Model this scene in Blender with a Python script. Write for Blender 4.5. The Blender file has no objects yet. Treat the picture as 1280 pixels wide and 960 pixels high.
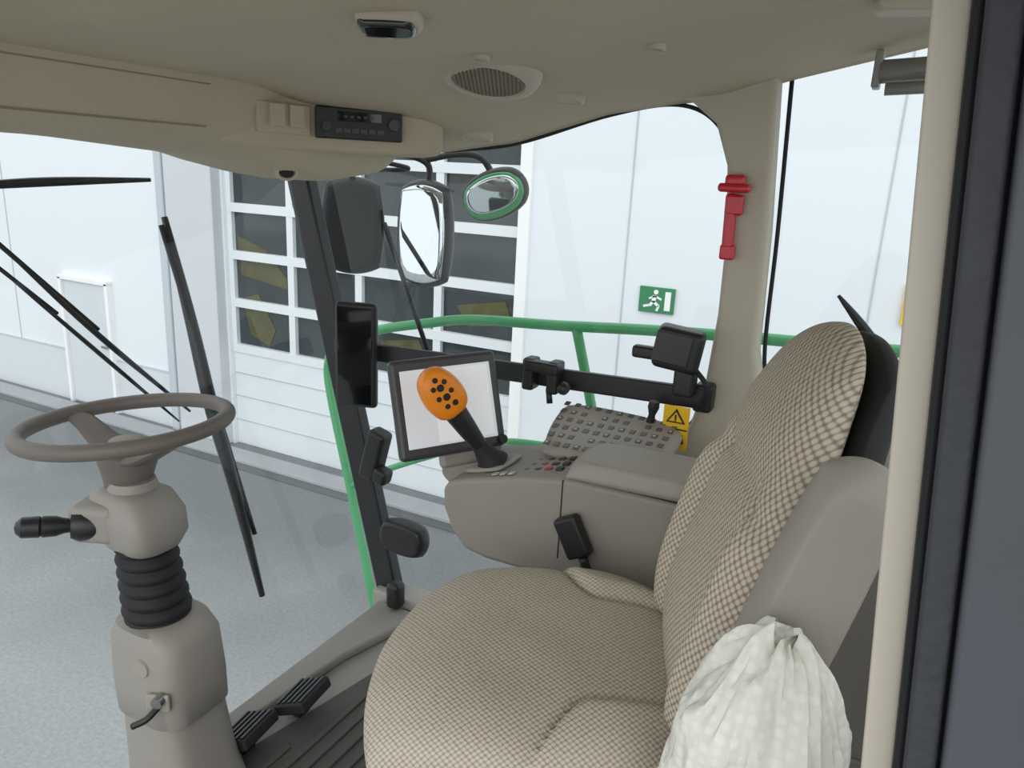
import bpy, bmesh, math, random
from mathutils import Vector, Matrix, noise
random.seed(4)
sc = bpy.context.scene
try:
    sc.view_settings.view_transform = 'Standard'
    sc.view_settings.look = 'None'
except Exception:
    pass
sin, cos, pi = math.sin, math.cos, math.pi

# ------------------------------------------------------------ materials
def srgb(r, g, b):
    def f(c):
        c /= 255.0
        return c / 12.92 if c <= .04045 else ((c + .055) / 1.055) ** 2.4
    return (f(r), f(g), f(b), 1)

def mat(name, col, rough=.5, metal=0, bump=0, bscale=200, var=0, vscale=6, coat=0, emis=0):
    m = bpy.data.materials.new(name); m.use_nodes = True
    nt = m.node_tree; N = nt.nodes; L = nt.links
    b = N['Principled BSDF']
    b.inputs['Base Color'].default_value = col
    b.inputs['Roughness'].default_value = rough
    b.inputs['Metallic'].default_value = metal
    if coat: b.inputs['Coat Weight'].default_value = coat
    if emis:
        b.inputs['Emission Color'].default_value = col
        b.inputs['Emission Strength'].default_value = emis
    tc = N.new('ShaderNodeTexCoord')
    if var:
        n = N.new('ShaderNodeTexNoise'); n.inputs['Scale'].default_value = vscale; n.inputs['Detail'].default_value = 6
        L.new(tc.outputs['Object'], n.inputs['Vector'])
        mx = N.new('ShaderNodeMix'); mx.data_type = 'RGBA'
        mx.inputs[6].default_value = tuple(c * (1 - var) for c in col[:3]) + (1,)
        mx.inputs[7].default_value = tuple(min(1, c * (1 + var)) for c in col[:3]) + (1,)
        L.new(n.outputs[0], mx.inputs[0]); L.new(mx.outputs[2], b.inputs['Base Color'])
    if bump:
        n2 = N.new('ShaderNodeTexNoise'); n2.inputs['Scale'].default_value = bscale
        L.new(tc.outputs['Object'], n2.inputs['Vector'])
        bp = N.new('ShaderNodeBump'); bp.inputs['Strength'].default_value = bump; bp.inputs['Distance'].default_value = .002
        L.new(n2.outputs[0], bp.inputs['Height']); L.new(bp.outputs[0], b.inputs['Normal'])
    return m

M_liner = mat('headliner_felt', srgb(184, 173, 150), .9, bump=.3, bscale=300, var=.09, vscale=2.5)
M_beige = mat('beige_plastic', srgb(184, 176, 159), .55, bump=.15, bscale=500)
M_pillar = mat('beige_post', srgb(200, 192, 176), .5, bump=.1, bscale=400)
M_cons = mat('console_plastic', srgb(146, 140, 132), .5, bump=.2, bscale=600, var=.04)
M_cons2 = mat('console_lid_plastic', srgb(156, 150, 141), .5, bump=.2, bscale=600)
M_col = mat('column_plastic', srgb(148, 143, 136), .5, bump=.2, bscale=600, var=.03)
M_wheel = mat('wheel_leather', srgb(112, 104, 97), .5, bump=.2, bscale=500)
M_grey = mat('grey_panel', srgb(160, 155, 148), .6, bump=.1)
M_floor = mat('floor_trim', srgb(138, 135, 130), .6, bump=.2, var=.06)
M_mat = mat('rubber_mat', srgb(78, 75, 72), .75, bump=.4, bscale=300, var=.1, vscale=20)
M_black = mat('black_plastic', srgb(32, 32, 34), .42)
M_rub = mat('black_rubber', srgb(28, 28, 30), .7)
M_seal = mat('seal_rubber', srgb(58, 60, 66), .7, bump=.8, bscale=120, var=.2, vscale=60)
M_door = mat('door_frame_paint', srgb(78, 80, 86), .55, var=.10, vscale=12)
M_glossblk = mat('gloss_black', srgb(14, 15, 18), .08, coat=.5)
M_bezel = mat('monitor_bezel', srgb(66, 66, 68), .4)
M_screen = mat('screen_lit', srgb(214, 217, 221), .15, emis=.3)
M_screen2 = mat('screen_ui', srgb(228, 230, 233), .2, emis=.3)
M_orange = mat('orange_grip', srgb(240, 140, 25), .38, bump=.1)
M_red = mat('red_plastic', srgb(200, 30, 45), .35, coat=.3)
M_yel = mat('yellow_label', srgb(240, 190, 10), .5)
M_green = mat('reflected_green', srgb(78, 165, 108), .35, coat=.2)
M_sign = mat('exit_green', srgb(10, 120, 70), .5)
M_white = mat('white_paint', srgb(240, 240, 240), .5)
M_wall = mat('facade_panel', srgb(224, 229, 234), .6, var=.012, vscale=.6)
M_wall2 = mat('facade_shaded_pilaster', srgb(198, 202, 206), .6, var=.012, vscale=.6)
M_joint = mat('facade_joint', srgb(186, 193, 200), .7)
M_plinth = mat('facade_plinth', srgb(208, 213, 218), .7, var=.02, vscale=1)
M_door2 = mat('garage_panel', srgb(220, 225, 229), .5)
M_gwin = mat('garage_glass', srgb(52, 60, 62), .08, var=.7, vscale=1.6)
M_curb = mat('curb', srgb(160, 163, 166), .8, var=.08, vscale=5)
M_dark = mat('drain_dark', srgb(96, 98, 100), .8)
M_mirror = mat('mirror_glass', srgb(222, 228, 232), .03, metal=1)
M_grill = mat('speaker_grill', srgb(140, 130, 113), .7)
M_btn = mat('button_dark', srgb(48, 48, 50), .4)
M_btnl = mat('button_light', srgb(190, 190, 190), .4)
M_steel = mat('steel', srgb(170, 170, 172), .3, metal=1)
M_silver = mat('blind_alu', srgb(150, 147, 143), .45, metal=.3)
M_roof = mat('roof_shell', srgb(225, 225, 220), .5)

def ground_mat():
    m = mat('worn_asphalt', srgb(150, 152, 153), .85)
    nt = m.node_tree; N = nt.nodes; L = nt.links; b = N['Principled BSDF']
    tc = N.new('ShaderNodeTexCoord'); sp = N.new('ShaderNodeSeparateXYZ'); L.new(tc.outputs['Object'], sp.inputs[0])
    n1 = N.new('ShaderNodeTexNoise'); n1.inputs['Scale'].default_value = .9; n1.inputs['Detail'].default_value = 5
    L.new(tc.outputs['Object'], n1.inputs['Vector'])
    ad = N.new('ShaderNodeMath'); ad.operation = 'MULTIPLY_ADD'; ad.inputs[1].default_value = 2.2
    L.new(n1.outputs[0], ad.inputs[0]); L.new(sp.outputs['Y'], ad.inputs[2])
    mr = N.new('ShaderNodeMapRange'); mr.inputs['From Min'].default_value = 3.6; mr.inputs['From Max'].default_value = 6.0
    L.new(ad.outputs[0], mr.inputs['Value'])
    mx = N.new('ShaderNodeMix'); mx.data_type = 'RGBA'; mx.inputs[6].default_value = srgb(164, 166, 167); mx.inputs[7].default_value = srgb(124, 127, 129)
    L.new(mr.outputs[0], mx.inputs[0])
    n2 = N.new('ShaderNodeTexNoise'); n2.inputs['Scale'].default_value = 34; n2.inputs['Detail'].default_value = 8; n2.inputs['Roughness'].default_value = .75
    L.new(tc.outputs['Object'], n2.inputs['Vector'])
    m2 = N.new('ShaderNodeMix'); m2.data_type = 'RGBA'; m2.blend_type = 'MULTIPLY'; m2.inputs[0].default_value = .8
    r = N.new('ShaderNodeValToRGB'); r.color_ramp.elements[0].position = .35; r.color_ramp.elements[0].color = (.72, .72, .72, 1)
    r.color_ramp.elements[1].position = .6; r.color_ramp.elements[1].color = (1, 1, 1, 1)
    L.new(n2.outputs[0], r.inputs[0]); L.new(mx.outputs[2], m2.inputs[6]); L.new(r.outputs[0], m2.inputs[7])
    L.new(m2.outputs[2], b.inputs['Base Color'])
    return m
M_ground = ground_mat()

def fabric(name, base, dot, red, s=95, bump=.6, lo=.26, hi=.56, rough=.95, axes=None, rnd=.3):
    m = mat(name, base, rough)
    nt = m.node_tree; N = nt.nodes; L = nt.links; b = N['Principled BSDF']
    tc = N.new('ShaderNodeTexCoord')
    src = tc.outputs['Object']
    if axes:   # lay the woven pattern as a 2-D cloth following the pad's surface
        cmb = N.new('ShaderNodeCombineXYZ')
        for k, ax in enumerate(axes):
            d = N.new('ShaderNodeVectorMath'); d.operation = 'DOT_PRODUCT'; d.inputs[1].default_value = ax
            L.new(src, d.inputs[0]); L.new(d.outputs['Value'], cmb.inputs[k])
        src = cmb.outputs[0]
    v = N.new('ShaderNodeTexVoronoi'); v.inputs['Scale'].default_value = s; v.inputs['Randomness'].default_value = rnd
    if axes: v.voronoi_dimensions = '2D'
    L.new(src, v.inputs['Vector'])
    r = N.new('ShaderNodeValToRGB'); r.color_ramp.elements[0].position = lo; r.color_ramp.elements[1].position = hi
    L.new(v.outputs['Distance'], r.inputs[0])
    w = N.new('ShaderNodeTexNoise'); w.inputs['Scale'].default_value = 50
    L.new(tc.outputs['Object'], w.inputs['Vector'])
    mr = N.new('ShaderNodeMix'); mr.data_type = 'RGBA'
    mr.inputs[6].default_value = dot; mr.inputs[7].default_value = red
    rr = N.new('ShaderNodeValToRGB'); rr.color_ramp.elements[0].position = .5; rr.color_ramp.elements[1].position = .62
    L.new(w.outputs[0], rr.inputs[0]); L.new(rr.outputs[0], mr.inputs[0])
    mx = N.new('ShaderNodeMix'); mx.data_type = 'RGBA'
    L.new(r.outputs[0], mx.inputs[0])
    mx.inputs[6].default_value = base
    L.new(mr.outputs[2], mx.inputs[7])
    L.new(mx.outputs[2], b.inputs['Base Color'])
    bp = N.new('ShaderNodeBump'); bp.inputs['Strength'].default_value = bump; bp.inputs['Distance'].default_value = .002; bp.invert = True
    L.new(r.outputs[0], bp.inputs['Height']); L.new(bp.outputs[0], b.inputs['Normal'])
    return m
M_fab = fabric('seat_fabric', srgb(196, 187, 170), srgb(148, 139, 126), srgb(150, 132, 119), 122, .5, .30, .62, axes=((.8, .8, .7), (-.8, .8, -.6)), rnd=.12)
M_fab2 = fabric('backrest_fabric', srgb(204, 194, 174), srgb(136, 125, 110), srgb(148, 124, 108), 100, .6, .30, .60, axes=((.8, .6, .8), (-.8, -.5, .8)), rnd=.12)
M_cover = fabric('white_plastic_cover', srgb(232, 231, 222), srgb(222, 221, 210), srgb(222, 221, 210), 75, .3, rough=.45)

def glass(name):
    m = bpy.data.materials.new(name); m.use_nodes = True
    nt = m.node_tree; N = nt.nodes; L = nt.links; N.clear()
    o = N.new('ShaderNodeOutputMaterial'); t = N.new('ShaderNodeBsdfTransparent'); g = N.new('ShaderNodeBsdfGlossy')
    t.inputs[0].default_value = (.95, .98, .97, 1); g.inputs['Roughness'].default_value = .02
    mx = N.new('ShaderNodeMixShader'); mx.inputs[0].default_value = .035
    L.new(t.outputs[0], mx.inputs[1]); L.new(g.outputs[0], mx.inputs[2]); L.new(mx.outputs[0], o.inputs[0])
    return m
M_glass = glass('window_glass')

# ------------------------------------------------------------ helpers
def empty(name, loc=(0, 0, 0), rotz=0):
    e = bpy.data.objects.new(name, None); e.location = loc; e.rotation_euler = (0, 0, rotz)
    e.empty_display_size = .05
    sc.collection.objects.link(e); return e

def mk(name, vs, fs, m, parent=None, smooth=False, bev=0, sub=0):
    me = bpy.data.meshes.new(name); me.from_pydata([tuple(v) for v in vs], [], fs); me.update()
    bm = bmesh.new(); bm.from_mesh(me); bmesh.ops.recalc_face_normals(bm, faces=bm.faces); bm.to_mesh(me); bm.free()
    if m: me.materials.append(m)
    ob = bpy.data.objects.new(name, me); sc.collection.objects.link(ob)
    if parent: ob.parent = parent
    if smooth:
        for p in me.polygons: p.use_smooth = True
    if bev:
        b = ob.modifiers.new('bevel', 'BEVEL'); b.width = bev; b.segments = 3; b.limit_method = 'ANGLE'; b.angle_limit = math.radians(35)
        for p in me.polygons: p.use_smooth = True
        w = ob.modifiers.new('wn', 'WEIGHTED_NORMAL'); w.keep_sharp = True
    return ob

BF = [(0, 1, 3, 2), (4, 6, 7, 5), (0, 4, 5, 1), (2, 3, 7, 6), (0, 2, 6, 4), (1, 5, 7, 3)]
def boxv(c, s, R=None):
    out = []
    for i in (-.5, .5):
        for j in (-.5, .5):
            for k in (-.5, .5):
                v = Vector((i * s[0], j * s[1], k * s[2]))
                if R is not None: v = R @ v
                out.append(v + Vector(c))
    return out
def rot(rx=0, ry=0, rz=0):
    return Matrix.Rotation(math.radians(rz), 3, 'Z') @ Matrix.Rotation(math.radians(ry), 3, 'Y') @ Matrix.Rotation(math.radians(rx), 3, 'X')
def box(name, c, s, m, parent=None, R=None, bev=.004):
    return mk(name, boxv(c, s, R), BF, m, parent, bev=bev)
def bb(name, x0, x1, y0, y1, z0, z1, m, parent=None, bev=.004):
    return box(name, ((x0 + x1) / 2, (y0 + y1) / 2, (z0 + z1) / 2), (x1 - x0, y1 - y0, z1 - z0), m, parent, None, bev)
def boxes(name, lst, m, parent=None, bev=0):
    vs, fs = [], []
    for it in lst:
        c, s = it[0], it[1]; R = it[2] if len(it) > 2 else None
        o = len(vs); vs += boxv(c, s, R); fs += [tuple(i + o for i in f) for f in BF]
    return mk(name, vs, fs, m, parent, bev=bev)
def prism(name, pts, y0, y1, m, parent=None, bev=.004, axis='y'):
    n = len(pts)
    def P(a, b, t):
        return (a, t, b) if axis == 'y' else ((t, a, b) if axis == 'x' else (a, b, t))
    vs = [P(a, b, y0) for a, b in pts] + [P(a, b, y1) for a, b in pts]
    fs = [tuple(range(n)), tuple(range(2 * n - 1, n - 1, -1))] + [(i, (i + 1) % n, n + (i + 1) % n, n + i) for i in range(n)]
    return mk(name, vs, fs, m, parent, bev=bev)
def catmull(pts, k=8):
    pts = [Vector(p) for p in pts]
    if len(pts) < 3: return pts
    P = [2 * pts[0] - pts[1]] + pts + [2 * pts[-1] - pts[-2]]
    out = []
    for i in range(1, len(P) - 2):
        for j in range(k):
            t = j / k
            a, b, c, d = P[i - 1], P[i], P[i + 1], P[i + 2]
            out.append(.5 * ((2 * b) + (c - a) * t + (2 * a - 5 * b + 4 * c - d) * t * t + (3 * b - a - 3 * c + d) * t ** 3))
    out.append(pts[-1]); return out
def tube(name, pts, r, m, parent=None, smoothp=True, seg=12, closed=False):
    pts = catmull(pts) if smoothp else [Vector(p) for p in pts]
    n = len(pts); vs = []; fs = []
    up = Vector((0, 0, 1)); last = None
    for i, p in enumerate(pts):
        if closed: t = pts[(i + 1) % n] - pts[i - 1]
        else: t = pts[min(i + 1, n - 1)] - pts[max(i - 1, 0)]
        t.normalize()
        if last is None:
            a = t.cross(up)
            if a.length < .1: a = t.cross(Vector((1, 0, 0)))
        else: a = last - t * last.dot(t)
        a.normalize(); last = a; b = t.cross(a)
        rr = r(i / (n - 1)) if callable(r) else r
        for k in range(seg):
            vs.append(p + (a * cos(2 * pi * k / seg) + b * sin(2 * pi * k / seg)) * rr)
    for i in range(n if closed else n - 1):
        for k in range(seg):
            j = (i + 1) % n
            fs.append((i * seg + k, i * seg + (k + 1) % seg, j * seg + (k + 1) % seg, j * seg + k))
    if not closed:
        fs += [tuple(range(seg)), tuple(range((n - 1) * seg, n * seg))]
    return mk(name, vs, fs, m, parent, smooth=True)
def lathe(name, prof, c, m, parent=None, ax=(0, 0, 1), seg=32, sx=1, sy=1):
    q = Vector((0, 0, 1)).rotation_difference(Vector(ax).normalized()); vs = []; fs = []
    for (r, z) in prof:
        for k in range(seg):
            a = 2 * pi * k / seg
            vs.append(q @ Vector((r * cos(a) * sx, r * sin(a) * sy, z)) + Vector(c))
    n = len(prof)
    for i in range(n - 1):
        for k in range(seg):
            fs.append((i * seg + k, i * seg + (k + 1) % seg, (i + 1) * seg + (k + 1) % seg, (i + 1) * seg + k))
    fs += [tuple(range(seg)), tuple(range((n - 1) * seg, n * seg))]
    ob = mk(name, vs, fs, m, parent, smooth=True)
    e = ob.modifiers.new('es', 'EDGE_SPLIT'); e.split_angle = math.radians(40)
    return ob
def ring(cx, cy, z, hx, hy, p=4, n=32, ang=0):
    out = []
    for k in range(n):
        a = 2 * pi * k / n; c, s = cos(a), sin(a)
        x = hx * math.copysign(abs(c) ** (2 / p), c); y = hy * math.copysign(abs(s) ** (2 / p), s)
        out.append(Vector((cx + x * cos(ang) - y * sin(ang), cy + x * sin(ang) + y * cos(ang), z)))
    return out
def loft(name, rings, m, parent=None, smooth=True):
    n = len(rings[0]); vs = [v for r in rings for v in r]; fs = []
    for i in range(len(rings) - 1):
        for k in range(n):
            fs.append((i * n + k, i * n + (k + 1) % n, (i + 1) * n + (k + 1) % n, (i + 1) * n + k))
    fs += [tuple(range(n)), tuple(range((len(rings) - 1) * n, len(rings) * n))]
    ob = mk(name, vs, fs, m, parent, smooth=smooth)
    e = ob.modifiers.new('es', 'EDGE_SPLIT'); e.split_angle = math.radians(50)
    return ob
def pillow(name, fn, n, m, parent=None, k=.5):
    idx = {}; vs = []; fs = []
    def vid(i, j, s):
        if i in (0, n) or j in (0, n): s = 0
        key = (i, j, s)
        if key not in idx:
            u = sin((2 * i / n - 1) * pi / 2); v = sin((2 * j / n - 1) * pi / 2)
            e = max(0., (1 - u ** 4)) * max(0., (1 - v ** 4))
            x = u * math.sqrt(1 - k * v * v / 2); y = v * math.sqrt(1 - k * u * u / 2)
            idx[key] = len(vs); vs.append(fn(x, y, s, e ** .5, u, v))
        return idx[key]
    for s in (1, -1):
        for i in range(n):
            for j in range(n):
                fs.append((vid(i, j, s), vid(i + 1, j, s), vid(i + 1, j + 1, s), vid(i, j + 1, s)))
    return mk(name, vs, fs, m, parent, smooth=True)
def slab(name, c, hu, hv, th, U, V, m, parent=None, k=.35, n=16):
    U = Vector(U).normalized(); V = Vector(V); V = (V - U * V.dot(U)).normalized(); W = U.cross(V); c = Vector(c)
    return pillow(name, lambda x, y, s, e, u, v: c + U * x * hu + V * y * hv + W * s * th * min(1, e * 1.6), n, m, parent, k)
def sst(t): t = max(0, min(1, t)); return t * t * (3 - 2 * t)
def lerp_tab(tab, x):
    if x <= tab[0][0]: return tab[0][1]
    for (a, b), (c, d) in zip(tab, tab[1:]):
        if x <= c: return b + (d - b) * (x - a) / (c - a)
    return tab[-1][1]

# ------------------------------------------------------------ camera
p = math.radians(15.5); r = math.radians(2.9); a = math.radians(27)
F = Vector((0, cos(p), -sin(p))); R0 = Vector((1, 0, 0)); U0 = Vector((0, sin(p), cos(p)))
Rr = R0 * cos(r) + U0 * sin(r); Uu = U0 * cos(r) - R0 * sin(r)
Rz = Matrix.Rotation(a, 3, 'Z'); F, Rr, Uu = Rz @ F, Rz @ Rr, Rz @ Uu
cd = bpy.data.cameras.new('camera'); cam = bpy.data.objects.new('camera', cd)
mw = Matrix((Rr, Uu, -F)).transposed().to_4x4(); mw.translation = (0, 0, 1.4)
cam.matrix_world = mw; cd.lens = 950 / 1280 * 36; cd.sensor_width = 36; cd.clip_start = .02; cd.clip_end = 200
sc.collection.objects.link(cam); sc.camera = cam

# ------------------------------------------------------------ outside
GZ = -2.0; WY = 6.35
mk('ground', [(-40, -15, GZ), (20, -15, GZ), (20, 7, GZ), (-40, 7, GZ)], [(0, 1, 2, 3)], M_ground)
wl = empty('wall_facade')
bb('wall_left_part', -30, -7.05, WY, WY + .3, GZ - .1, 5, M_wall, wl, 0)
bb('wall_right_part', -3.2, 14, WY, WY + .3, GZ - .1, 5, M_wall, wl, 0)
bb('wall_over_door', -7.05, -3.2, WY, WY + .3, 2.55, 5, M_wall, wl, 0)
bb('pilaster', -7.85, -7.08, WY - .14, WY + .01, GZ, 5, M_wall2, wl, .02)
bb('downpipe', -8.06, -7.93, WY - .1, WY - .01, GZ, 5, M_joint, wl, .02)
bb('plinth', -30, -7.87, WY - .03, WY + .01, GZ, -1.27, M_plinth, wl, .005)
boxes('plinth_joint', [((-19, WY - .02, -1.27), (22, .03, .02))], M_joint, wl)
boxes('joints', [((x, WY - .003, 1.5), (.014, .01, 7)) for x in (-2.19, -.22, 1.8, 3.8)] +
      [((x, WY - .003, 1.5), (.014, .01, 7)) for x in (-11.3, -13.3, -15.3)], M_joint, wl)
bb('yellow_marker', .0, .09, WY - .05, WY, .45, .75, M_yel, wl, .005)
bb('door_trim', -3.24, -3.12, WY - .05, WY + .02, GZ, 2.6, M_white, wl, .01)
d1 = empty('door_1')
bb('leaf', -10.1, -9.2, WY - .05, WY, GZ + .02, -.27, M_plinth, d1, .01)
boxes('frame', [((-10.13, WY - .04, -1.12), (.06, .1, 1.76)), ((-9.17, WY - .04, -1.12), (.06, .1, 1.76)), ((-9.65, WY - .04, -.24), (1.02, .1, .06))], M_white, d1, .005)
boxes('handle', [((-9.3, WY - .08, -1.1), (.12, .03, .03))], M_steel, d1, .005)
gd = empty('door_2')  # sectional garage door
xs = [-7.05, -6.1, -5.15, -4.15, -3.2]; zs = [-2, -1.38, -.78, -.23, .33, .87, 1.42, 1.97, 2.55]
bb('lower_panel', -7.05, -3.2, WY + .06, WY + .12, GZ, -.80, M_door2, gd, .005)
boxes('panel_grooves', [((-5.12, WY + .058, z), (3.85, .01, .015)) for z in (-1.09, -1.38, -1.69)], M_joint, gd)
for i, z in enumerate(zs[2:]): boxes('rail_%d' % (i + 1), [((-5.12, WY + .078, z), (3.85, .07, .10))], M_door2, gd)
for i, x in enumerate(xs): boxes('mullion_%d' % (i + 1), [((x, WY + .084, .9), (.09 if 0 < i < 4 else .14, .07, 3.4))], M_door2, gd)
bb('panes', -7.05, -3.2, WY + .10, WY + .11, -.78, 2.55, M_gwin, gd, 0)
MY = mat('faded_yellow_behind_glass', srgb(84, 82, 50), .15, var=.5, vscale=8)
def yz(n, pts): prism(n, pts, WY + .092, WY + .099, MY, gd, 0)
yz('parked_machinery_1', [(-6.95, .55), (-6.5, .42), (-6.2, .12), (-6.2, .0), (-6.9, .1)])
yz('parked_machinery_2', [(-6.9, -.18), (-6.65, -.1), (-6.4, -.5), (-6.5, -.7), (-6.8, -.6)])
yz('parked_machinery_3', [(-3.95, .1), (-3.4, .2), (-3.3, -.02), (-3.8, -.1)])
yz('parked_machinery_4', [(-4.9, -.4), (-4.4, -.32), (-4.25, -.6), (-4.8, -.66)])
cb = empty('curb')
bb('kerb', -30, 14, 5.90, 6.17, GZ, GZ + .05, M_curb, cb, .01)
bb('drain', -30, 14, 5.77, 5.90, GZ, GZ + .015, M_dark, cb, .002)
ex = empty('exit_sign')
bb('plate', -2.03, -1.72, WY - .03, WY - .006, .30, .52, M_sign, ex, .004)
prism('door_pictogram', [(-1.80, .33), (-1.75, .33), (-1.75, .49), (-1.80, .49)], WY - .036, WY - .03, M_white, ex, 0)
def limb(n, a_, b_, w):
    a_ = Vector(a_); b_ = Vector(b_); d = (b_ - a_).normalized(); nn = Vector((-d.y, d.x)) * w / 2
    prism(n, [tuple(a_ + nn), tuple(a_ - nn), tuple(b_ - nn), tuple(b_ + nn)], WY - .036, WY - .03, M_white, ex, 0)
limb('runner_body', (-1.89, .45), (-1.90, .39), .035)
limb('runner_leg_a', (-1.90, .40), (-1.85, .36), .024); limb('runner_leg_c', (-1.85, .365), (-1.865, .32), .02)
limb('runner_leg_b', (-1.90, .40), (-1.93, .36), .024); limb('runner_leg_d', (-1.93, .365), (-1.985, .35), .02)
limb('runner_arm_a', (-1.89, .445), (-1.94, .42), .016); limb('runner_arm_b', (-1.89, .445), (-1.83, .42), .016)
lathe('runner_head', [(.0, 0), (.02, 0), (.02, .006), (0, .006)], (-1.882, WY - .036, .48), M_white, ex, (0, 1, 0))

# ------------------------------------------------------------ cab shell
bb('floor', -1.36, .38, .08, 1.79, -.08, 0, M_floor, None, .01)
fm = empty('rubber_floor_mat')
prism('sheet', [(-1.26, .3), (-1.26, 1.0), (-1.20, 1.3), (-1.14, 1.62), (-.65, 1.7), (-.3, 1.7), (-.3, .3)], .001, .010, M_mat, fm, 0.002, 'z')
boxes('ribs', [((-1.20 + i * .042, .36 + (.62 if i < 1 else .80 if i < 2 else 1.20) / 2, .013), (.017, .62 if i < 1 else .80 if i < 2 else 1.20, .010)) for i in range(15)], M_mat, fm, .002)
prism('trim_1', [(-1.36, 1.0), (-1.31, 1.0), (-1.27, 1.5), (-1.22, 1.70), (-1.18, 1.79), (-1.36, 1.79)], .0, .03, M_floor, None, .01, 'z')
bb('trim_2', -1.4, .38, 1.80, 1.9, -.1, .05, M_grey, None, .01)

edge = [(-1.75, 1.42), (-1.2, 1.45), (-.98, 1.48), (-.72, 1.555), (-.55, 1.58), (-.43, 1.59), (-.3, 1.63), (0, 1.70), (.4, 1.72)]
mid = [(-1.75, 1.53), (-1.15, 1.545), (-.9, 1.575), (-.5, 1.605), (-.2, 1.635), (.4, 1.66)]
def zc(x, y):
    s = sst((y - 1.10) / .72)
    m_ = lerp_tab(mid, x); e_ = lerp_tab(edge, x)
    rib = -.010 * (sst((y - .62) / .05) - sst((y - 1.12) / .05)) * sst((x + 1.05) / .08)
    return m_ * (1 - s) + e_ * s - .05 * sst((.35 - y) / .3) + rib
nx, ny = 80, 100; vs = []; fs = []
for i in range(nx + 1):
    for j in range(ny + 1):
        x = -1.7 + 2.1 * i / nx; y = .08 + 1.78 * j / ny; vs.append((x, y, zc(x, y)))
for i in range(nx):
    for j in range(ny):
        k = i * (ny + 1) + j; fs.append((k, k + 1, k + ny + 2, k + ny + 1))
b0 = len(vs)
for i in range(nx + 1):
    x = -1.7 + 2.1 * i / nx; vs += [(x, 1.87, zc(x, 1.86) - .004), (x, 1.93, zc(x, 1.86) + .01), (x, 1.93, 1.8)]
for i in range(nx):
    k = i * (ny + 1) + ny; b = b0 + i * 3
    fs += [(k, b, b + 3, k + ny + 1), (b, b + 1, b + 4, b + 3), (b + 1, b + 2, b + 5, b + 4)]
mk('ceiling', vs, fs, M_liner, None, smooth=True)
bb('roof_shell', -1.85, .45, .0, 1.98, 1.78, 1.9, M_roof, None, .04)
hd = empty('trim_3'); rings_ = []
zl_tab = [(0, 1.43), (.9, 1.425), (1.2, 1.405), (1.35, 1.37), (1.5, 1.355), (1.65, 1.37), (1.75, 1.40), (1.9, 1.42)]
for i in range(41):
    y = .05 + 1.84 * i / 40; zl = lerp_tab(zl_tab, y); o = .14 * sst((y - 1.68) / .2)
    pr = [(-1.12, 1.575), (-1.19, 1.548), (-1.215, 1.53), (-1.225, 1.50), (-1.228, 1.455), (-1.24, zl + .035), (-1.27, zl + .012), (-1.34, zl), (-1.48, zl), (-1.62, zl + .02), (-1.70, zl + .05), (-1.80, 1.5), (-1.82, 1.78), (-1.12, 1.78)]
    rings_.append([Vector((x - o if x < -1.15 and x > -1.5 else x, y, z)) for x, z in pr])
loft('header_body', rings_, M_liner, hd)
boxes('header_seam', [((-1.2285, .55, 1.457), (.004, 1.05, .004)), ((-1.213, .55, 1.533), (.006, 1.05, .004))], M_grill, hd)
podp = [(-1.32, 1.06), (-1.245, 1.13), (-1.225, 1.20), (-1.195, 1.335), (-1.06, 1.475), (-1.03, 1.53), (-1.03, 1.59), (-1.09, 1.67), (-1.22, 1.74), (-1.42, 1.76), (-1.5, 1.3)]
pc = Vector((-1.3, 1.45)); rg = []
for z, k_ in ((1.60, 1.06), (1.555, 1.04), (1.54, 1.0), (1.45, 1.0), (1.437, .985), (1.43, .95), (1.425, .85)):
    rw = catmull([(x, y, 0) for x, y in podp] + [(podp[0][0], podp[0][1], 0)], 5)[:-1]
    rg.append([Vector((pc.x + (v.x - pc.x) * k_, pc.y + (v.y - pc.y) * k_, z)) for v in rw])
loft('radio_pod', rg, M_liner, hd)

def post(name, a_, b_, w, d, m, parent=None, bev=.01):
    a_ = Vector(a_); b_ = Vector(b_); vs = []
    for P_ in (a_, b_):
        for sx, sy in ((-1, -1), (1, -1), (1, 1), (-1, 1)): vs.append(P_ + Vector((sx * w / 2, sy * d / 2, 0)))
    return mk(name, vs, [(0, 1, 2, 3), (4, 5, 6, 7)] + [(i, (i + 1) % 4, 4 + (i + 1) % 4, 4 + i) for i in range(4)], m, parent, bev=bev)
post('a_pillar', (-1.345, 1.86, -.05), (-1.735, 1.86, 1.42), .088, .05, M_black)
post('a_pillar', (-1.345, .05, -.05), (-1.735, .05, 1.46), .088, .05, M_black)
prism('b_pillar', [(-.62, 1.62), (-.50, 1.575), (-.44, 1.53), (-.405, 1.44), (-.388, 1.28), (-.385, 1.1), (-.395, .93), (-.42, .82), (-.47, .74), (-.47, .63), (-.29, .63), (-.29, .9), (-.262, .93), (-.285, 1.02), (-.295, 1.3), (-.312, 1.55), (-.32, 1.66)], 1.80, 1.88, M_beige, None, .015)
rs = empty('wall_right')
bb('lower_panel', -.62, .33, 1.80, 1.90, .05, .625, M_grey, rs, .01)
prism('rear_panel', [(-.285, .63), (.33, .63), (.33, .87), (-.1, .87), (-.2, .885), (-.25, .915), (-.285, .9)], 1.79, 1.88, M_grey, rs, .012)
wr = empty('wall_rear')
bb('panel', .34, .40, .08, 1.9, 0, .9, M_grey, wr, .01)
boxes('posts', [((.37, 1.84, 1.26), (.06, .1, .72)), ((.37, .12, 1.26), (.06, .1, .70))], M_beige, wr, .01)
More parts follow.
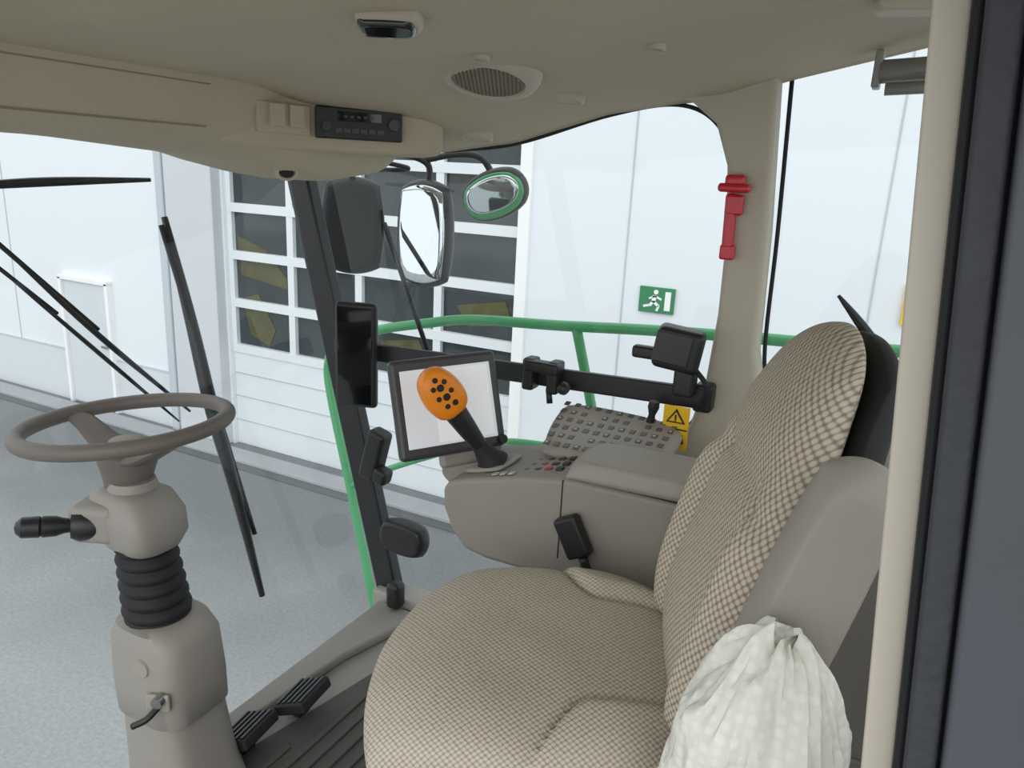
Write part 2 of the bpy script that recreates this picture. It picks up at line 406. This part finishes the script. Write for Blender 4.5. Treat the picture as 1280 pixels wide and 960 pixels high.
mk('window_1', [(-1.36 - .38 * t - .08 * sin(pi * s), .06 + 1.8 * s, -.04 + 1.5 * t) for t in (0, .25, .5, .75, 1) for s in [i / 16 for i in range(17)]],
   [(r_ * 17 + c, r_ * 17 + c + 1, r_ * 17 + c + 18, r_ * 17 + c + 17) for r_ in range(4) for c in range(16)], M_glass, None, True)
mk('window_2', [(-1.34, 1.895, 0), (-.4, 1.895, 0), (-.38, 1.895, 1.6), (-.72, 1.895, 1.6), (-1.72, 1.895, 1.45)], [(0, 1, 2, 3, 4)], M_glass)
mk('window_3', [(-.29, 1.895, .86), (.30, 1.895, .86), (.30, 1.895, 1.74), (-.31, 1.895, 1.66)], [(0, 1, 2, 3)], M_glass)
mk('window_4', [(.41, .18, .92), (.41, 1.78, .92), (.41, 1.78, 1.6), (.41, .18, 1.6)], [(0, 1, 2, 3)], M_glass)
tube('window_seal', [(-.30, 1.875, 1.64), (-.285, 1.875, 1.3), (-.275, 1.875, 1.0), (-.24, 1.875, .92), (-.15, 1.875, .888), (.3, 1.875, .88)], .005, M_rub)
tube('window_seal', [(-1.2, 1.875, 1.45), (-.98, 1.875, 1.475), (-.72, 1.875, 1.55), (-.55, 1.875, 1.575), (-.45, 1.875, 1.53), (-.41, 1.875, 1.43), (-.392, 1.875, 1.25), (-.392, 1.875, 1.05), (-.41, 1.875, .86), (-.46, 1.875, .75)], .005, M_rub)

dp = empty('door_post')
def lean(name, x0, x1, y0, y1, m):
    k = -.084
    vs = []
    for z in (0, 1.75):
        o = k * (z - 1.02)
        for x, y in ((x0, y0), (x1, y0), (x1, y1), (x0, y1)): vs.append((x + o + .026, y, z))
    mk(name, vs, [(0, 1, 2, 3), (4, 5, 6, 7)] + [(i, (i + 1) % 4, 4 + (i + 1) % 4, 4 + i) for i in range(4)], m, dp, bev=.003)
lean('beige_cover', .001, .021, .50, .56, M_pillar)
lean('rubber_seal', .0195, .026, .48, .54, M_rub)
lean('seal_ribbed', .025, .042, .46, .54, M_seal)
lean('seal_groove', .041, .045, .47, .54, M_rub)
lean('metal_frame', .044, .12, .45, .55, M_door)

# ------------------------------------------------------------ ceiling fittings
spk = empty('ceiling_speaker')
sx_, sy_ = -.765, 1.34; szc = zc(sx_, sy_) - .004
nrm = Vector((.06, -.27, -.96)).normalized()
lathe('bezel', [(.104, -.035), (.100, -.008), (.092, .005), (.080, .010), (.072, .010), (.069, .004), (0, .004)], (sx_, sy_, szc), M_beige, spk, nrm, 48)
lathe('grill', [(.068, .000), (.068, .0075), (0, .0085)], (sx_, sy_, szc), M_grill, spk, nrm, 48)
qn = Vector((0, 0, 1)).rotation_difference(nrm)
sl = []
for i in range(-8, 9):
    L_ = 2 * math.sqrt(max(0, .064 ** 2 - (i * .0076) ** 2))
    if L_ > .01: sl.append((Vector((sx_, sy_, szc)) + qn @ Vector((i * .0076, 0, .008)), (.0028, L_, .002), qn.to_matrix()))
boxes('slots', sl, mat('slot_dark', srgb(100, 92, 78), .8), spk)
def disc(nm, x, y, rr, m=M_beige):
    e = empty(nm); z = zc(x, y)
    lathe('cap', [(rr, -.016), (rr, .004), (rr * .85, .009), (rr * .8, .005), (0, .006)], (x, y, z), m, e, (0, -.2, -1), 32)
    return e
disc('air_vent', -.72, 1.6, .042); disc('air_vent', -1.0, 1.70, .042)
disc('ceiling_button', -.70, 1.20, .014); disc('ceiling_button', -.42, 1.28, .014)
lamp = empty('ceiling_lamp')
lz = zc(-.64, .84) + .004; lu = (cos(.45), sin(.45), 0); lv = (-sin(.45), cos(.45), -.25)
slab('frame', (-.642, .862, lz - .004), .044, .028, .014, lu, lv, M_beige, lamp)
slab('lens', (-.642, .858, lz - .013), .038, .021, .011, lu, lv, M_glossblk, lamp)
gh = empty('grab_handle')
slab('mount', (-.055, 1.18, zc(-.055, 1.18) - .008), .045, .028, .012, (1, .2, 0), (-.2, 1, 0), M_beige, gh)
fa = Vector((-1.195, 1.335, 0)); fb = Vector((-1.06, 1.475, 0)); fu = (fb - fa).normalized(); fn_ = Vector((fu.y, -fu.x, 0))
RF = Matrix((fu, -fn_, Vector((0, 0, 1)))).transposed()
fcx = (fa + fb) / 2 + Vector((0, 0, 1.486)) + fn_ * .004
rd = empty('cab_radio')
box('radio_body', fcx, (.188, .03, .066), M_black, rd, RF, .004)
box('display', fcx + fn_ * .0155 + Vector((0, 0, .014)), (.095, .003, .02), M_glossblk, rd, RF, .001)
lathe('knob', [(.011, 0), (.010, .012), (0, .012)], fcx + fn_ * .014 - fu * .072 + Vector((0, 0, -.008)), M_btn, rd, fn_)
lathe('knob_b', [(.013, 0), (.012, .012), (0, .012)], fcx + fn_ * .014 + fu * .074 + Vector((0, 0, .002)), M_bezel, rd, fn_)
boxes('keys', [(fcx + fn_ * .015 + fu * (-.045 + .018 * i) + Vector((0, 0, -.015)), (.014, .004, .009), RF) for i in range(6)], M_bezel, rd)
boxes('display_glyphs', [(fcx + fn_ * .0168 + fu * (-.03 + .014 * i) + Vector((0, 0, .014)), (.007, .001, .005), RF) for i in range(5)], M_bezel, rd)
sp_ = empty('switch_panel')
RS = rot(0, 0, 78)
box('plate', (-1.215, 1.262, 1.487), (.13, .02, .062), M_liner, sp_, RS, .004)
boxes('switches', [((-1.207, 1.238, 1.492), (.036, .014, .045), RS), ((-1.198, 1.286, 1.492), (.036, .014, .045), RS)], M_liner, sp_, .002)
lathe('dial', [(.03, -.02), (.028, .012), (.018, .014), (.016, .006), (0, .006)], (-1.30, 1.36, 1.385), M_liner, sp_, (.6, -.5, -.8))
lathe('dial_core', [(.016, .006), (.014, .016), (0, .016)], (-1.30, 1.36, 1.385), M_black, sp_, (.6, -.5, -.8))
lathe('small_plug', [(.010, -.01), (.009, .006), (0, .006)], (-1.245, 1.27, 1.43), M_liner, sp_, (.6, -.5, -.8))
sb = empty('roller_blind')
tube('roller', [(-.115, 1.74, 1.625), (.3, 1.74, 1.65)], .022, M_silver, sb, False)
tube('pull_bar', [(-.10, 1.71, 1.59), (.3, 1.71, 1.61)], .012, M_silver, sb, False)
box('bracket', (-.12, 1.75, 1.63), (.015, .05, .07), M_silver, sb)

# ------------------------------------------------------------ steering column & wheel
st = empty('steering_wheel')
WC = Vector((-1.398, .975, .855)); Rw = .200
wR = rot(0, -5, 0)
tube('rim', [WC + wR @ Vector((Rw * cos(t), Rw * sin(t), 0)) for t in [2 * pi * i / 64 for i in range(64)]], .0165, M_wheel, st, False, 14, True)
for i, t in enumerate((math.radians(5), math.radians(176))):
    d = Vector((cos(t), sin(t), 0)); s_ = Vector((-sin(t), cos(t), 0)); rg = []
    for f_, w_, h_, zz in ((.01, .05, .016, -.075), (.05, .046, .016, -.068), (.10, .034, .012, -.046), (.15, .028, .010, -.02), (Rw - .004, .026, .009, -.002)):
        rg.append([WC + wR @ (d * f_ + s_ * (w_ * cos(k * pi / 8)) + Vector((0, 0, zz + h_ * sin(k * pi / 8)))) for k in range(16)])
    loft('spoke_%d' % (i + 1), rg, M_wheel, st)
lathe('hub', [(.045, -.15), (.052, -.11), (.060, -.08), (.058, -.062), (.045, -.052), (0, -.05)], WC, M_wheel, st, (.09, 0, 1))
lathe('hub_cap', [(.038, -.055), (.036, -.040), (.02, -.033), (0, -.032)], WC, M_cons2, st, (.09, 0, 1))
sc_ = empty('steering_column')
loft('upper_housing', [ring(-1.385, .965, .718, .05, .045, 4), ring(-1.385, .965, .71, .075, .06, 4), ring(-1.38, .965, .67, .092, .074, 4.5), ring(-1.37, .965, .625, .088, .072, 4.5), ring(-1.36, .965, .595, .07, .06, 3), ring(-1.36, .965, .58, .05, .05, 2)], M_col, sc_)
lathe('column_tube', [(.05, .60), (.056, .705), (.05, .72), (.045, .735)], (-1.388, .97, 0), M_col, sc_)
box('housing_shoulder', (-1.425, .92, .655), (.10, .10, .085), M_col, sc_, rot(0, 0, 25), .018)
rg = []
for i in range(65):
    t = i / 64; rr = .054 + .012 * t + .008 * abs(sin(t * pi * 7)); z = .61 - .20 * t
    rg.append(ring(-1.36 + .03 * t, .965, z, rr, rr, 2, 32))
loft('rubber_boot', rg, M_rub, sc_)
loft('lower_housing', [ring(-1.325, .965, .435, .06, .06, 2.5), ring(-1.32, .965, .43, .088, .08, 3), ring(-1.315, .965, .40, .105, .088, 3.4), ring(-1.31, .965, .30, .108, .092, 3.6), ring(-1.305, .965, .225, .102, .092, 3.8), ring(-1.305, .965, .215, .09, .082, 3.8)], M_col, sc_)
loft('pedestal', [ring(-1.305, .965, .23, .09, .085, 4), ring(-1.29, .965, .10, .10, .09, 4), ring(-1.27, .965, .001, .115, .10, 4)], M_col, sc_)
box('ignition_plate', (-1.235, .875, .30), (.05, .01, .04), M_cons2, sc_, rot(0, 0, 25), .004)
tube('key_lever', [(-1.23, .87, .295), (-1.235, .845, .28), (-1.255, .825, .268)], .007, M_black, sc_)
lathe('lock_barrel', [(.013, 0), (.012, .02), (0, .02)], (-1.23, .88, .31), M_steel, sc_, (.3, -1, 0))
lathe('round_plug', [(.02, 0), (.018, .006), (0, .006)], (-1.28, .876, .365), M_cons2, sc_, (.2, -1, 0))
sax = (-.55, -.75, .10)
lathe('stalk_base', [(.0, -.01), (.030, -.005), (.034, .03), (.027, .048), (0, .052)], (-1.415, .90, .65), M_black, sc_, sax)
lathe('stalk', [(.013, .04), (.016, .06), (.021, .075), (.022, .098), (.019, .101), (.022, .104), (.021, .135), (.012, .145), (0, .148)], (-1.415, .90, .65), M_black, sc_, sax)

for (x, y, ang) in ((-1.235, 1.105, 8), (-1.21, 1.27, 8)):
    pe = empty('foot_pedal')
    Rp = rot(0, -22, ang)
    box('pad', (x, y, .065), (.095, .125, .030), M_rub, pe, Rp, .007)
    boxes('grip_ribs', [(Vector((x, y, .065)) + Rp @ Vector((-.036 + .018 * i, 0, .0165)), (.008, .11, .005), Rp) for i in range(5)], M_black, pe, .001)
    box('lever', (x - .02, y, .036), (.05, .04, .054), M_black, pe, None, .004)

# ------------------------------------------------------------ seat
TH = math.radians(110)
seat = empty('driver_seat', (-.43, .99, 0), TH)
CZ = .077
def gro(d, w=.035): return math.exp(-(d / w) ** 2)
def cush(x, y, s, e, u, v):
    hx, hy = .265, .256
    X = x * hx * (1 - .06 * max(0, -v)) + .008; Y = y * hy + (.016 * (1 - u * u) if v > 0 else 0) * v
    dr = .040 * max(0, v) ** 2.5
    if s > 0:
        uc = .54 + .75 * sst((v + .38) / .6)
        z = .535 + .078 * e ** .62
        au = abs(u)
        bol = .020 * sst((au - uc) / .16)
        z += (bol - .012 * gro(au - uc, .03)) * e
        z -= dr
        z -= .008 * (1 - u * u) * (1 - v * v)
        z += .005 * noise.noise(Vector((u * 2.5, v * 2.5, 1)))
    elif s == 0:
        z = .535 - dr
    else:
        z = .535 - .05 * e - dr
    return Vector((X, Y, z + CZ))
pillow('cushion', cush, 96, M_fab, seat, .55)
slab('seat_pan', (0, -.01, .475 + CZ), .24, .25, .04, (1, 0, 0), (0, 1, 0), M_cons, seat)
loft('suspension_bellows', [ring(0, -.02, .50, .19, .19, 6), ring(0, -.02, .44, .17, .17, 6), ring(0, -.02, .38, .19, .19, 6), ring(0, -.02, .32, .17, .17, 6), ring(0, -.02, .26, .19, .19, 6), ring(0, -.02, .18, .17, .17, 6), ring(0, -.02, .12, .2, .2, 6)], M_rub, seat)
bb('base_plate', -.2, .2, -.24, .2, .020, .12, M_cons, seat, .02)
wtab = [(.58, .215), (.7, .225), (.85, .228), (.95, .220), (1.05, .190), (1.12, .166), (1.2, .148), (1.27, .135)]
def bk(off, th_f, th_b, z0, z1, grow=0, bolster=True):
    def f(x, y, s, e, u, v):
        z = z0 + (z1 - z0) * (y + 1) / 2
        w = lerp_tab(wtab, z) + grow
        t = (z - .58) / .66
        ly = -.232 - .165 * t + .02 * sin(t * pi)
        X = x * w
        if s > 0:
            au = abs(u); lo = 1 - sst((z - .93) / .14)
            d = th_f * e ** .7
            if bolster:
                uc = .60
                d += e * lo * (.034 * sst((au - uc) / .2) - .011 * gro(au - uc, .04))
                d -= .012 * gro(z - 1.01 + .02 * u * u, .014) * e
                d += .012 * sst((z - 1.02) / .08) * e
                d += .012 * gro(z - .76, .08) * (1 - u * u)
            ly += d
        elif s < 0:
            ly -= th_b * e ** .7
        return Vector((X, ly + off, z))
    return f
pillow('backrest', bk(0, .05, .03, .585, 1.224), 96, M_fab2, seat, .55)
pillow('backrest_shell', bk(-.035, .01, .05, .60, 1.212, .012, False), 40, M_rub, seat, .5)
a0 = Vector((-.262, -.225, .62)); a1 = Vector((-.262, -.362, 1.12)); Va = (a1 - a0)
slab('armrest_folded', (a0 + a1) / 2, Va.length / 2, .050, .036, Va, (0, -1, 0), M_cons2, seat, .3, 28)
lathe('armrest_latch', [(.024, 0), (.022, .012), (.012, .016), (.012, .020), (0, .020)], (-.296, -.275, .87), M_black, seat, (-1, 0, 0), 24)
box('armrest_latch_slot', (-.298, -.31, .885), (.008, .05, .012), M_rub, seat, rot(20, 0, 0), .003)
box('hinge', (-.23, -.27, .66), (.05, .08, .10), M_rub, seat, None, .01)
box('belt_tongue', (-.275, .02, .585), (.03, .1, .03), M_black, seat, None, .006)
cvv = empty('protective_seat_cover')
rg = []
NR = 56
for i in range(NR):
    t = i / (NR - 1)
    z = .944 - .36 * t; R_ = .018 + .098 * min(1, t * 3.6) ** .5 * (.60 + .40 * t); cx_ = -.052 - .012 * t; cy_ = .765 - .03 * t; row = []
    for k in range(144):
        an = 2 * pi * k / 144
        cN = lambda f, g, h: noise.noise(Vector((cos(an) * f, sin(an) * f, t * g + h)))
        n_ = cN(1.6, 1.6, 0) * .42 + .25 * (1 - 2 * abs(cN(3.5, 2.5, 5))) - .12 + .12 * (1 - 2 * abs(cN(7, 6, 11))) + .05 * cN(18, 16, 3)
        rr = R_ * (1 + .40 * n_)
        row.append(Vector((cx_ + rr * cos(an) * .95, cy_ + rr * sin(an) * .85, z + .03 * cN(2.2, 5, 9) + .008 * cN(8, 9, 2))))
    rg.append(row)
loft('draped_cloth', rg, M_cover, cvv)

# ------------------------------------------------------------ console
cn = empty('armrest_console')
prism('body', [(-.2, .58), (-.18, .80), (-.56, .795), (-.66, .775), (-.80, .737), (-.845, .72), (-.862, .70), (-.858, .65), (-.835, .60), (-.80, .562), (-.74, .553), (-.45, .555)], 1.365, 1.56, M_cons, cn, .014)
prism('outer_wing', [(-.2, .62), (-.2, .76), (-.62, .76), (-.9, .70), (-.985, .675), (-.985, .64), (-.93, .60), (-.8, .58)], 1.545, 1.70, M_cons, cn, .02)
pillow('armrest_lid', lambda x, y, s, e, u, v: Vector((-.385 + x * .178, 1.435 + y * .082, .80 + (s > 0) * .040 * min(1, e * 1.7) + .010 * (x + 1) / 2)), 30, M_cons2, cn, .15)
boxes('lid_seam', [((-.385, 1.361, .803), (.33, .006, .004)), ((-.565, 1.3645, .70), (.002, .003, .18))], M_rub, cn)
A_ = Vector((-.69, 1.50, .778)); B_ = Vector((-.405, 1.50, .79)); C_ = Vector((-.40, 1.74, .825)); D_ = Vector((-.735, 1.74, .832))
up_ = (B_ - A_).cross(D_ - A_).normalized()
def pod(x, y, s, e, u, v):
    P_ = A_ * (1 - x) * (1 - y) / 4 + B_ * (1 + x) * (1 - y) / 4 + C_ * (1 + x) * (1 + y) / 4 + D_ * (1 - x) * (1 + y) / 4
    return P_ + up_ * (s * .022 * min(1, e * 1.5))
pillow('keypad_pod', pod, 24, M_cons2, cn, .3)
kb, kl = [], []
Uk = (B_ - A_).normalized(); Vk = (D_ - A_); Vk = (Vk - Uk * Vk.dot(Uk)).normalized(); Rk = Matrix((Uk, Vk, up_)).transposed()
for j in range(6):
    for i in range(11):
        f = (i + .8) / 11.8; g = (j + .6) / 6.4
        if (i in (3, 7)) and j % 3 == 1: continue
        P_ = A_ * (1 - f) * (1 - g) + B_ * f * (1 - g) + C_ * f * g + D_ * (1 - f) * g + up_ * .022
        kb.append((P_, (.014, .018, .004), Rk))
        if (i * 2 + j) % 3 == 0: kl.append((P_ + up_ * .0025, (.006, .005, .001), Rk))
boxes('keypad_keys', kb, mat('key_grey', srgb(92, 90, 87), .4), cn, .002); boxes('key_icons', kl, M_btnl, cn)
Rt = rot(0, -15, 0); ks = []; kr = []
for j in range(3):
    for i in range(5):
        x = -.70 + i * .026; P_ = Vector((x, 1.42 + j * .036, .776 + (x + .64) * .29)); (kr if (i + j) % 4 == 3 else ks).append((P_, (.016, .018, .010), Rt))
boxes('console_keys', ks, M_btn, cn, .003); boxes('console_keys_red', kr, mat('red_key', srgb(150, 50, 45), .4), cn, .003)
slab('joystick_recess', (-.78, 1.46, .748), .052, .06, .006, (cos(.28), 0, sin(.28)), (0, 1, 0), M_cons2, cn)
boxes('small_icons', [((-.735 + .02 * i, 1.385, .758 + .0055 * i), (.012, .016, .002), Rt) for i in range(3)], M_btnl, cn)
bb('support', -.62, -.22, 1.44, 1.68, .011, .57, M_rub, cn, .02)
lathe('mini_stick', [(.012, 0), (.008, .03), (.014, .05), (.012, .065), (0, .068)], (-.49, 1.70, .83), M_black, cn, (.1, 0, 1))
mc = empty('seat_belt_buckle')
Rm = rot(0, -28, 0)
box('body', (-.525, 1.345, .68), (.055, .03, .09), M_black, mc, Rm, .008)
tube('strap', [(-.50, 1.345, .64), (-.475, 1.34, .58), (-.46, 1.34, .53)], .010, M_black, mc)

js = empty('joystick')
J0 = Vector((-.772, 1.44, .755)); J1 = Vector((-.858, 1.36, .918))
lathe('boot', [(.04, 0), (.036, .01), (.028, .02), (.026, .03), (.021, .045), (.018, .06)], J0, M_rub, js, (J1 - J0))
tube('stem', [J0 + (J1 - J0) * .1, J0 + (J1 - J0) * .35, J0 + (J1 - J0) * .6, J1 - (J1 - J0) * .10], lambda t: .015 + .013 * t, M_black, js, True, 16)
ja = (J1 - J0).normalized(); vw = Vector((.6, -.72, .33)); vw = (vw - ja * vw.dot(ja)).normalized(); js2 = ja.cross(vw)
def head(x, y, s, e, u, v):
    w = .046 * (1 - .10 * y)
    return J1 + ja * (y * .062 + .014) + js2 * (x * w) + vw * (s * .030 * e ** .6 + .004)
pillow('orange_grip_head', head, 28, M_orange, js, .85)
for (x, y, rr) in ((0, .35, .0085), (-.35, .45, .006), (.35, .45, .006), (-.4, .05, .006), (.4, .05, .006), (0, -.05, .0085), (-.25, -.35, .006), (.2, -.4, .007), (0, .68, .006)):
    c_ = J1 + ja * (y * .062 + .012) + js2 * (x * .042) + vw * (.031)
    lathe('grip_button', [(rr, -.006), (rr, .003), (rr * .8, .005), (0, .005)], c_, M_black, js, vw, 16)

mo = empty('touchscreen_monitor')
MC = Vector((-.918, 1.47, .862)); MU = Vector((.145, .2, .012)).normalized(); MV = Vector((-.07, 0.02, .215)); MV = (MV - MU * MV.dot(MU)).normalized(); MW = MU.cross(MV)
RM = Matrix((MU, MV, MW)).transposed()
box('casing', MC, (.268, .235, .032), M_bezel, mo, RM, .012)
box('screen', MC + MW * .0155, (.226, .182, .003), M_screen, mo, RM, .001)
box('ui_panel', MC + MW * .0175 + MU * .035, (.14, .17, .0008), M_screen2, mo, RM, 0)
box('mount_arm', MC - MV * .12 - MW * .02 + MU * .02, (.10, .06, .03), M_cons, mo, RM, .01)
box('mount_foot', (-.90, 1.60, .735), (.10, .07, .06), M_cons, mo, None, .012)
lathe('rotary_knob', [(.012, 0), (.011, .01), (0, .01)], MC + MW * .016 + MU * .122 - MV * .10, M_black, mo, MW, 16)

rl = empty('mounting_rail')
Ra = Vector((-1.44, 1.76, .868)); Rb = Vector((-.38, 1.76, .905))
dR = (Rb - Ra).normalized(); RR = Matrix((dR, Vector((0, 1, 0)), dR.cross(Vector((0, 1, 0))))).transposed()
box('bar', (Ra + Rb) / 2, ((Rb - Ra).length, .022, .052), M_black, rl, RR, .006)
box('end_bracket', (-.385, 1.775, .905), (.045, .05, .07), M_black, rl, None, .01)
cl = empty('rail_clamp')
for dx in (-.045, .025):
    box('jaw', (-.785 + dx, 1.735, .90), (.032, .05, .085), M_black, cl, None, .008)
box('bridge', (-.79, 1.72, .925), (.10, .04, .03), M_black, cl, None, .008)
tube('screw', [(-.77, 1.72, .87), (-.76, 1.71, .835)], .008, M_black, cl, False)
lathe('thumb_knob', [(.016, 0), (.018, .01), (.014, .018), (0, .018)], (-.73, 1.71, .885), M_black, cl, (1, -.3, -.4), 12)
dv = empty('radio_handset_holder')
box('case', (-.445, 1.72, 1.025), (.11, .07, .10), M_black, dv, rot(0, 8, 12), .015)
box('front_cover', (-.45, 1.682, 1.03), (.085, .01, .075), M_btn, dv, rot(0, 8, 12), .006)
box('side_arm', (-.525, 1.72, 1.005), (.06, .03, .03), M_black, dv, None, .008)
box('clamp', (-.425, 1.735, .945), (.05, .05, .07), M_black, dv, None, .01)
tube('cable', [(-.40, 1.72, .98), (-.37, 1.71, .95), (-.375, 1.72, .91), (-.39, 1.74, .88)], .006, M_rub, dv)
hm = empty('emergency_hammer')
box('handle', (-.378, 1.785, 1.31), (.026, .02, .14), M_red, hm, rot(0, -2, 0), .007)
box('holder', (-.372, 1.785, 1.355), (.04, .022, .045), M_red, hm, None, .006)
box('head', (-.376, 1.78, 1.392), (.072, .024, .02), M_red, hm, None, .008)
box('top', (-.376, 1.785, 1.408), (.045, .022, .026), M_red, hm, None, .008)
box('foot', (-.375, 1.785, 1.25), (.034, .022, .035), M_red, hm, None, .006)
ws = empty('warning_sign')
WSX, WSY, WSZ = -.428, 1.70, .840
box('label', (WSX, WSY, WSZ), (.062, .004, .105), M_yel, ws, None, .001)
boxes('divider', [((WSX, WSY - .003, WSZ - .003), (.058, .002, .003))], M_black, ws)
prism('triangle', [(WSX - .023, WSZ + .012), (WSX + .023, WSZ + .012), (WSX, WSZ + .047)], WSY - .004, WSY - .002, M_black, ws, 0)
prism('triangle_inner', [(WSX - .016, WSZ + .016), (WSX + .016, WSZ + .016), (WSX, WSZ + .039)], WSY - .006, WSY - .0035, M_yel, ws, 0)
boxes('exclamation', [((WSX, WSY - .0065, WSZ + .027), (.004, .001, .012)), ((WSX, WSY - .0065, WSZ + .0185), (.004, .001, .003))], M_black, ws)
boxes('book_icon', [((WSX - .012, WSY - .0035, WSZ - .027), (.02, .001, .022), rot(0, 10, 0)), ((WSX + .012, WSY - .0035, WSZ - .027), (.02, .001, .022), rot(0, -10, 0))], M_black, ws)

ph = empty('pillar_display')
box('casing', (-1.375, 1.70, .87), (.125, .03, .31), M_black, ph, rot(0, 0, 18), .012)
box('glass', (-1.37, 1.683, .87), (.105, .004, .29), M_glossblk, ph, rot(0, 0, 18), .004)
box('bracket', (-1.45, 1.78, .88), (.06, .12, .06), M_black, ph, None, .01)
pu = empty('pillar_switch_unit')
box('unit_top', (-1.385, 1.80, .53), (.065, .06, .17), M_black, pu, rot(0, 15, 0), .015)
box('unit_hook', (-1.35, 1.79, .47), (.05, .05, .05), M_black, pu, rot(0, 15, 0), .012)
slab('unit_mid', (-1.27, 1.80, .275), .085, .055, .03, (1, 0, 0), (0, 0, 1), M_black, pu, .6)
box('unit_low', (-1.285, 1.775, .08), (.05, .05, .09), M_black, pu, None, .015)

# ------------------------------------------------------------ outside fittings
ra = empty('safety_railing')
tube('top_rail', [(-1.80, 2.4, -.75), (-1.86, 2.4, -.45), (-1.98, 2.4, .05), (-2.08, 2.4, .45), (-2.09, 2.4, .60), (-2.03, 2.4, .70), (-1.82, 2.4, .775), (-1.60, 2.4, .83), (-1.40, 2.4, .87), (-1.05, 2.4, .895), (-.70, 2.4, .925), (-.28, 2.4, .95), (.4, 2.4, .98)], .019, M_green, ra)
tube('mid_rail', [(-1.985, 2.4, .06), (-1.85, 2.4, .15), (-1.6, 2.4, .28), (-1.3, 2.4, .41), (-1.0, 2.4, .45), (-.4, 2.4, .47)], .013, M_green, ra)
tube('upright', [(-.985, 2.4, .90), (-.90, 2.4, .60), (-.86, 2.4, .40), (-.86, 2.4, -.6)], .018, M_green, ra)
tube('upright_b', [(.1, 2.4, .96), (.1, 2.4, -.6)], .018, M_green, ra, False)
tube('fixing_tube', [(-1.80, 2.4, -.74), (.1, 2.4, -.6)], .02, M_green, ra, False)

def mirror(nm, c, hu, hv, U, m, th=.025, tilt=0, mh=M_black):
    e = empty(nm); U = Vector(U).normalized(); V = Vector((0, 0, 1)); W = U.cross(V); c = Vector(c)
    V = (V + W * tilt).normalized(); W = U.cross(V)
    slab('housing', c, hu, hv, th, U, V, mh, e, .55, 24)
    slab('glass', c + W * th * 1.0, hu * .84, hv * .90, .008, U, V, m, e, .5, 24)
    return e, W
e1, _ = mirror('side_mirror', (-1.875, 2.3, 1.18), .118, .18, (.85, .5, 0), M_rub)
tube('arm', [(-1.87, 2.31, 1.34), (-1.85, 2.2, 1.41), (-1.76, 1.95, 1.43)], .011, M_black, e1)
e2, _ = mirror('side_mirror', (-1.615, 2.4, 1.165), .112, .198, (.97, .12, 0), M_mirror, .035)
tube('arm', [(-1.62, 2.42, 1.34), (-1.63, 2.42, 1.42), (-1.70, 2.3, 1.45), (-1.74, 1.95, 1.45)], .012, M_black, e2)
e3 = empty('wide_angle_mirror')
c3 = Vector((-1.325, 2.4, 1.325)); U3 = Vector((.90, .10, .38)).normalized(); V3_ = Vector((-.3, -.25, .95)); V3_ = (V3_ - U3 * V3_.dot(U3)).normalized()
W3 = U3.cross(V3_)
slab('housing', c3, .125, .086, .03, U3, V3_, M_black, e3, .9, 24)
slab('green_reflection', c3 + W3 * .026, .115, .076, .010, U3, V3_, M_green, e3, .9, 24)  # green slab stands in for a green machine reflected in the mirror
slab('glass', c3 + W3 * .031 + V3_ * .006, .104, .060, .010, U3, V3_, M_mirror, e3, .9, 24)
tube('arm', [(-1.64, 2.42, 1.43), (-1.5, 2.42, 1.455), (-1.40, 2.42, 1.445), (-1.35, 2.43, 1.38)], .012, M_black, e3)
bc = empty('mirror_bracket')
tube('rod', [(-1.74, 1.9, 1.40), (-1.70, 2.05, 1.39), (-1.62, 2.2, 1.39), (-1.56, 2.2, 1.40), (-1.66, 2.1, 1.42), (-1.74, 2.0, 1.42)], .008, M_black, bc)
tube('strut', [(-1.73, 2.3, 1.2), (-1.45, 2.2, .75)], .009, M_black, bc, False)

def wiper(arm, blade, ra_=.007, rb=.010):
    e = empty('windshield_wiper')
    tube('arm', arm, ra_, M_rub, e, False, 8)
    tube('blade', blade, lambda t: rb * (.45 + .55 * sin(pi * min(1, max(0, t)))), M_black, e, True, 8)
    return e
wiper([(-1.79, 1.40, 1.22), (-1.56, 1.46, .35)], [(-1.80, 1.42, 1.24), (-1.73, 1.425, .97), (-1.66, 1.42, .72), (-1.60, 1.43, .5), (-1.52, 1.44, .17)], .007, .019)
wiper([(-1.8, .97, 1.21), (-1.8, 1.20, .965)], [(-1.8, .99, 1.19), (-1.8, 1.20, .95), (-1.8, 1.46, .68)], .006, .008)
wiper([(-1.8, .98, 1.14), (-1.8, 1.1, 1.02)], [(-1.8, .98, 1.14), (-1.8, 1.2, .90), (-1.8, 1.42, .66)], .005, .006)
wiper([(-1.8, .90, 1.31), (-1.8, 1.385, 1.335)], [(-1.8, .90, 1.315), (-1.8, 1.1, 1.33), (-1.8, 1.385, 1.338)], .004, .008)
wiper([(-.02, 2.1, .98), (-.14, 2.1, 1.13)], [(.0, 2.1, .99), (-.08, 2.1, 1.07), (-.15, 2.1, 1.14)], .006, .010)

# ------------------------------------------------------------ light
wd = bpy.data.worlds.new('overcast_sky'); sc.world = wd; wd.use_nodes = True
wn = wd.node_tree.nodes['Background']; wn.inputs[0].default_value = (.95, .98, 1, 1); wn.inputs[1].default_value = 1.3
sl_ = bpy.data.lights.new('soft_sun', 'SUN'); sl_.energy = 1.0; sl_.angle = math.radians(60)
so = bpy.data.objects.new('soft_sun', sl_); sc.collection.objects.link(so)
so.rotation_euler = Vector((-.25, .85, -.50)).to_track_quat('-Z', 'Y').to_euler()
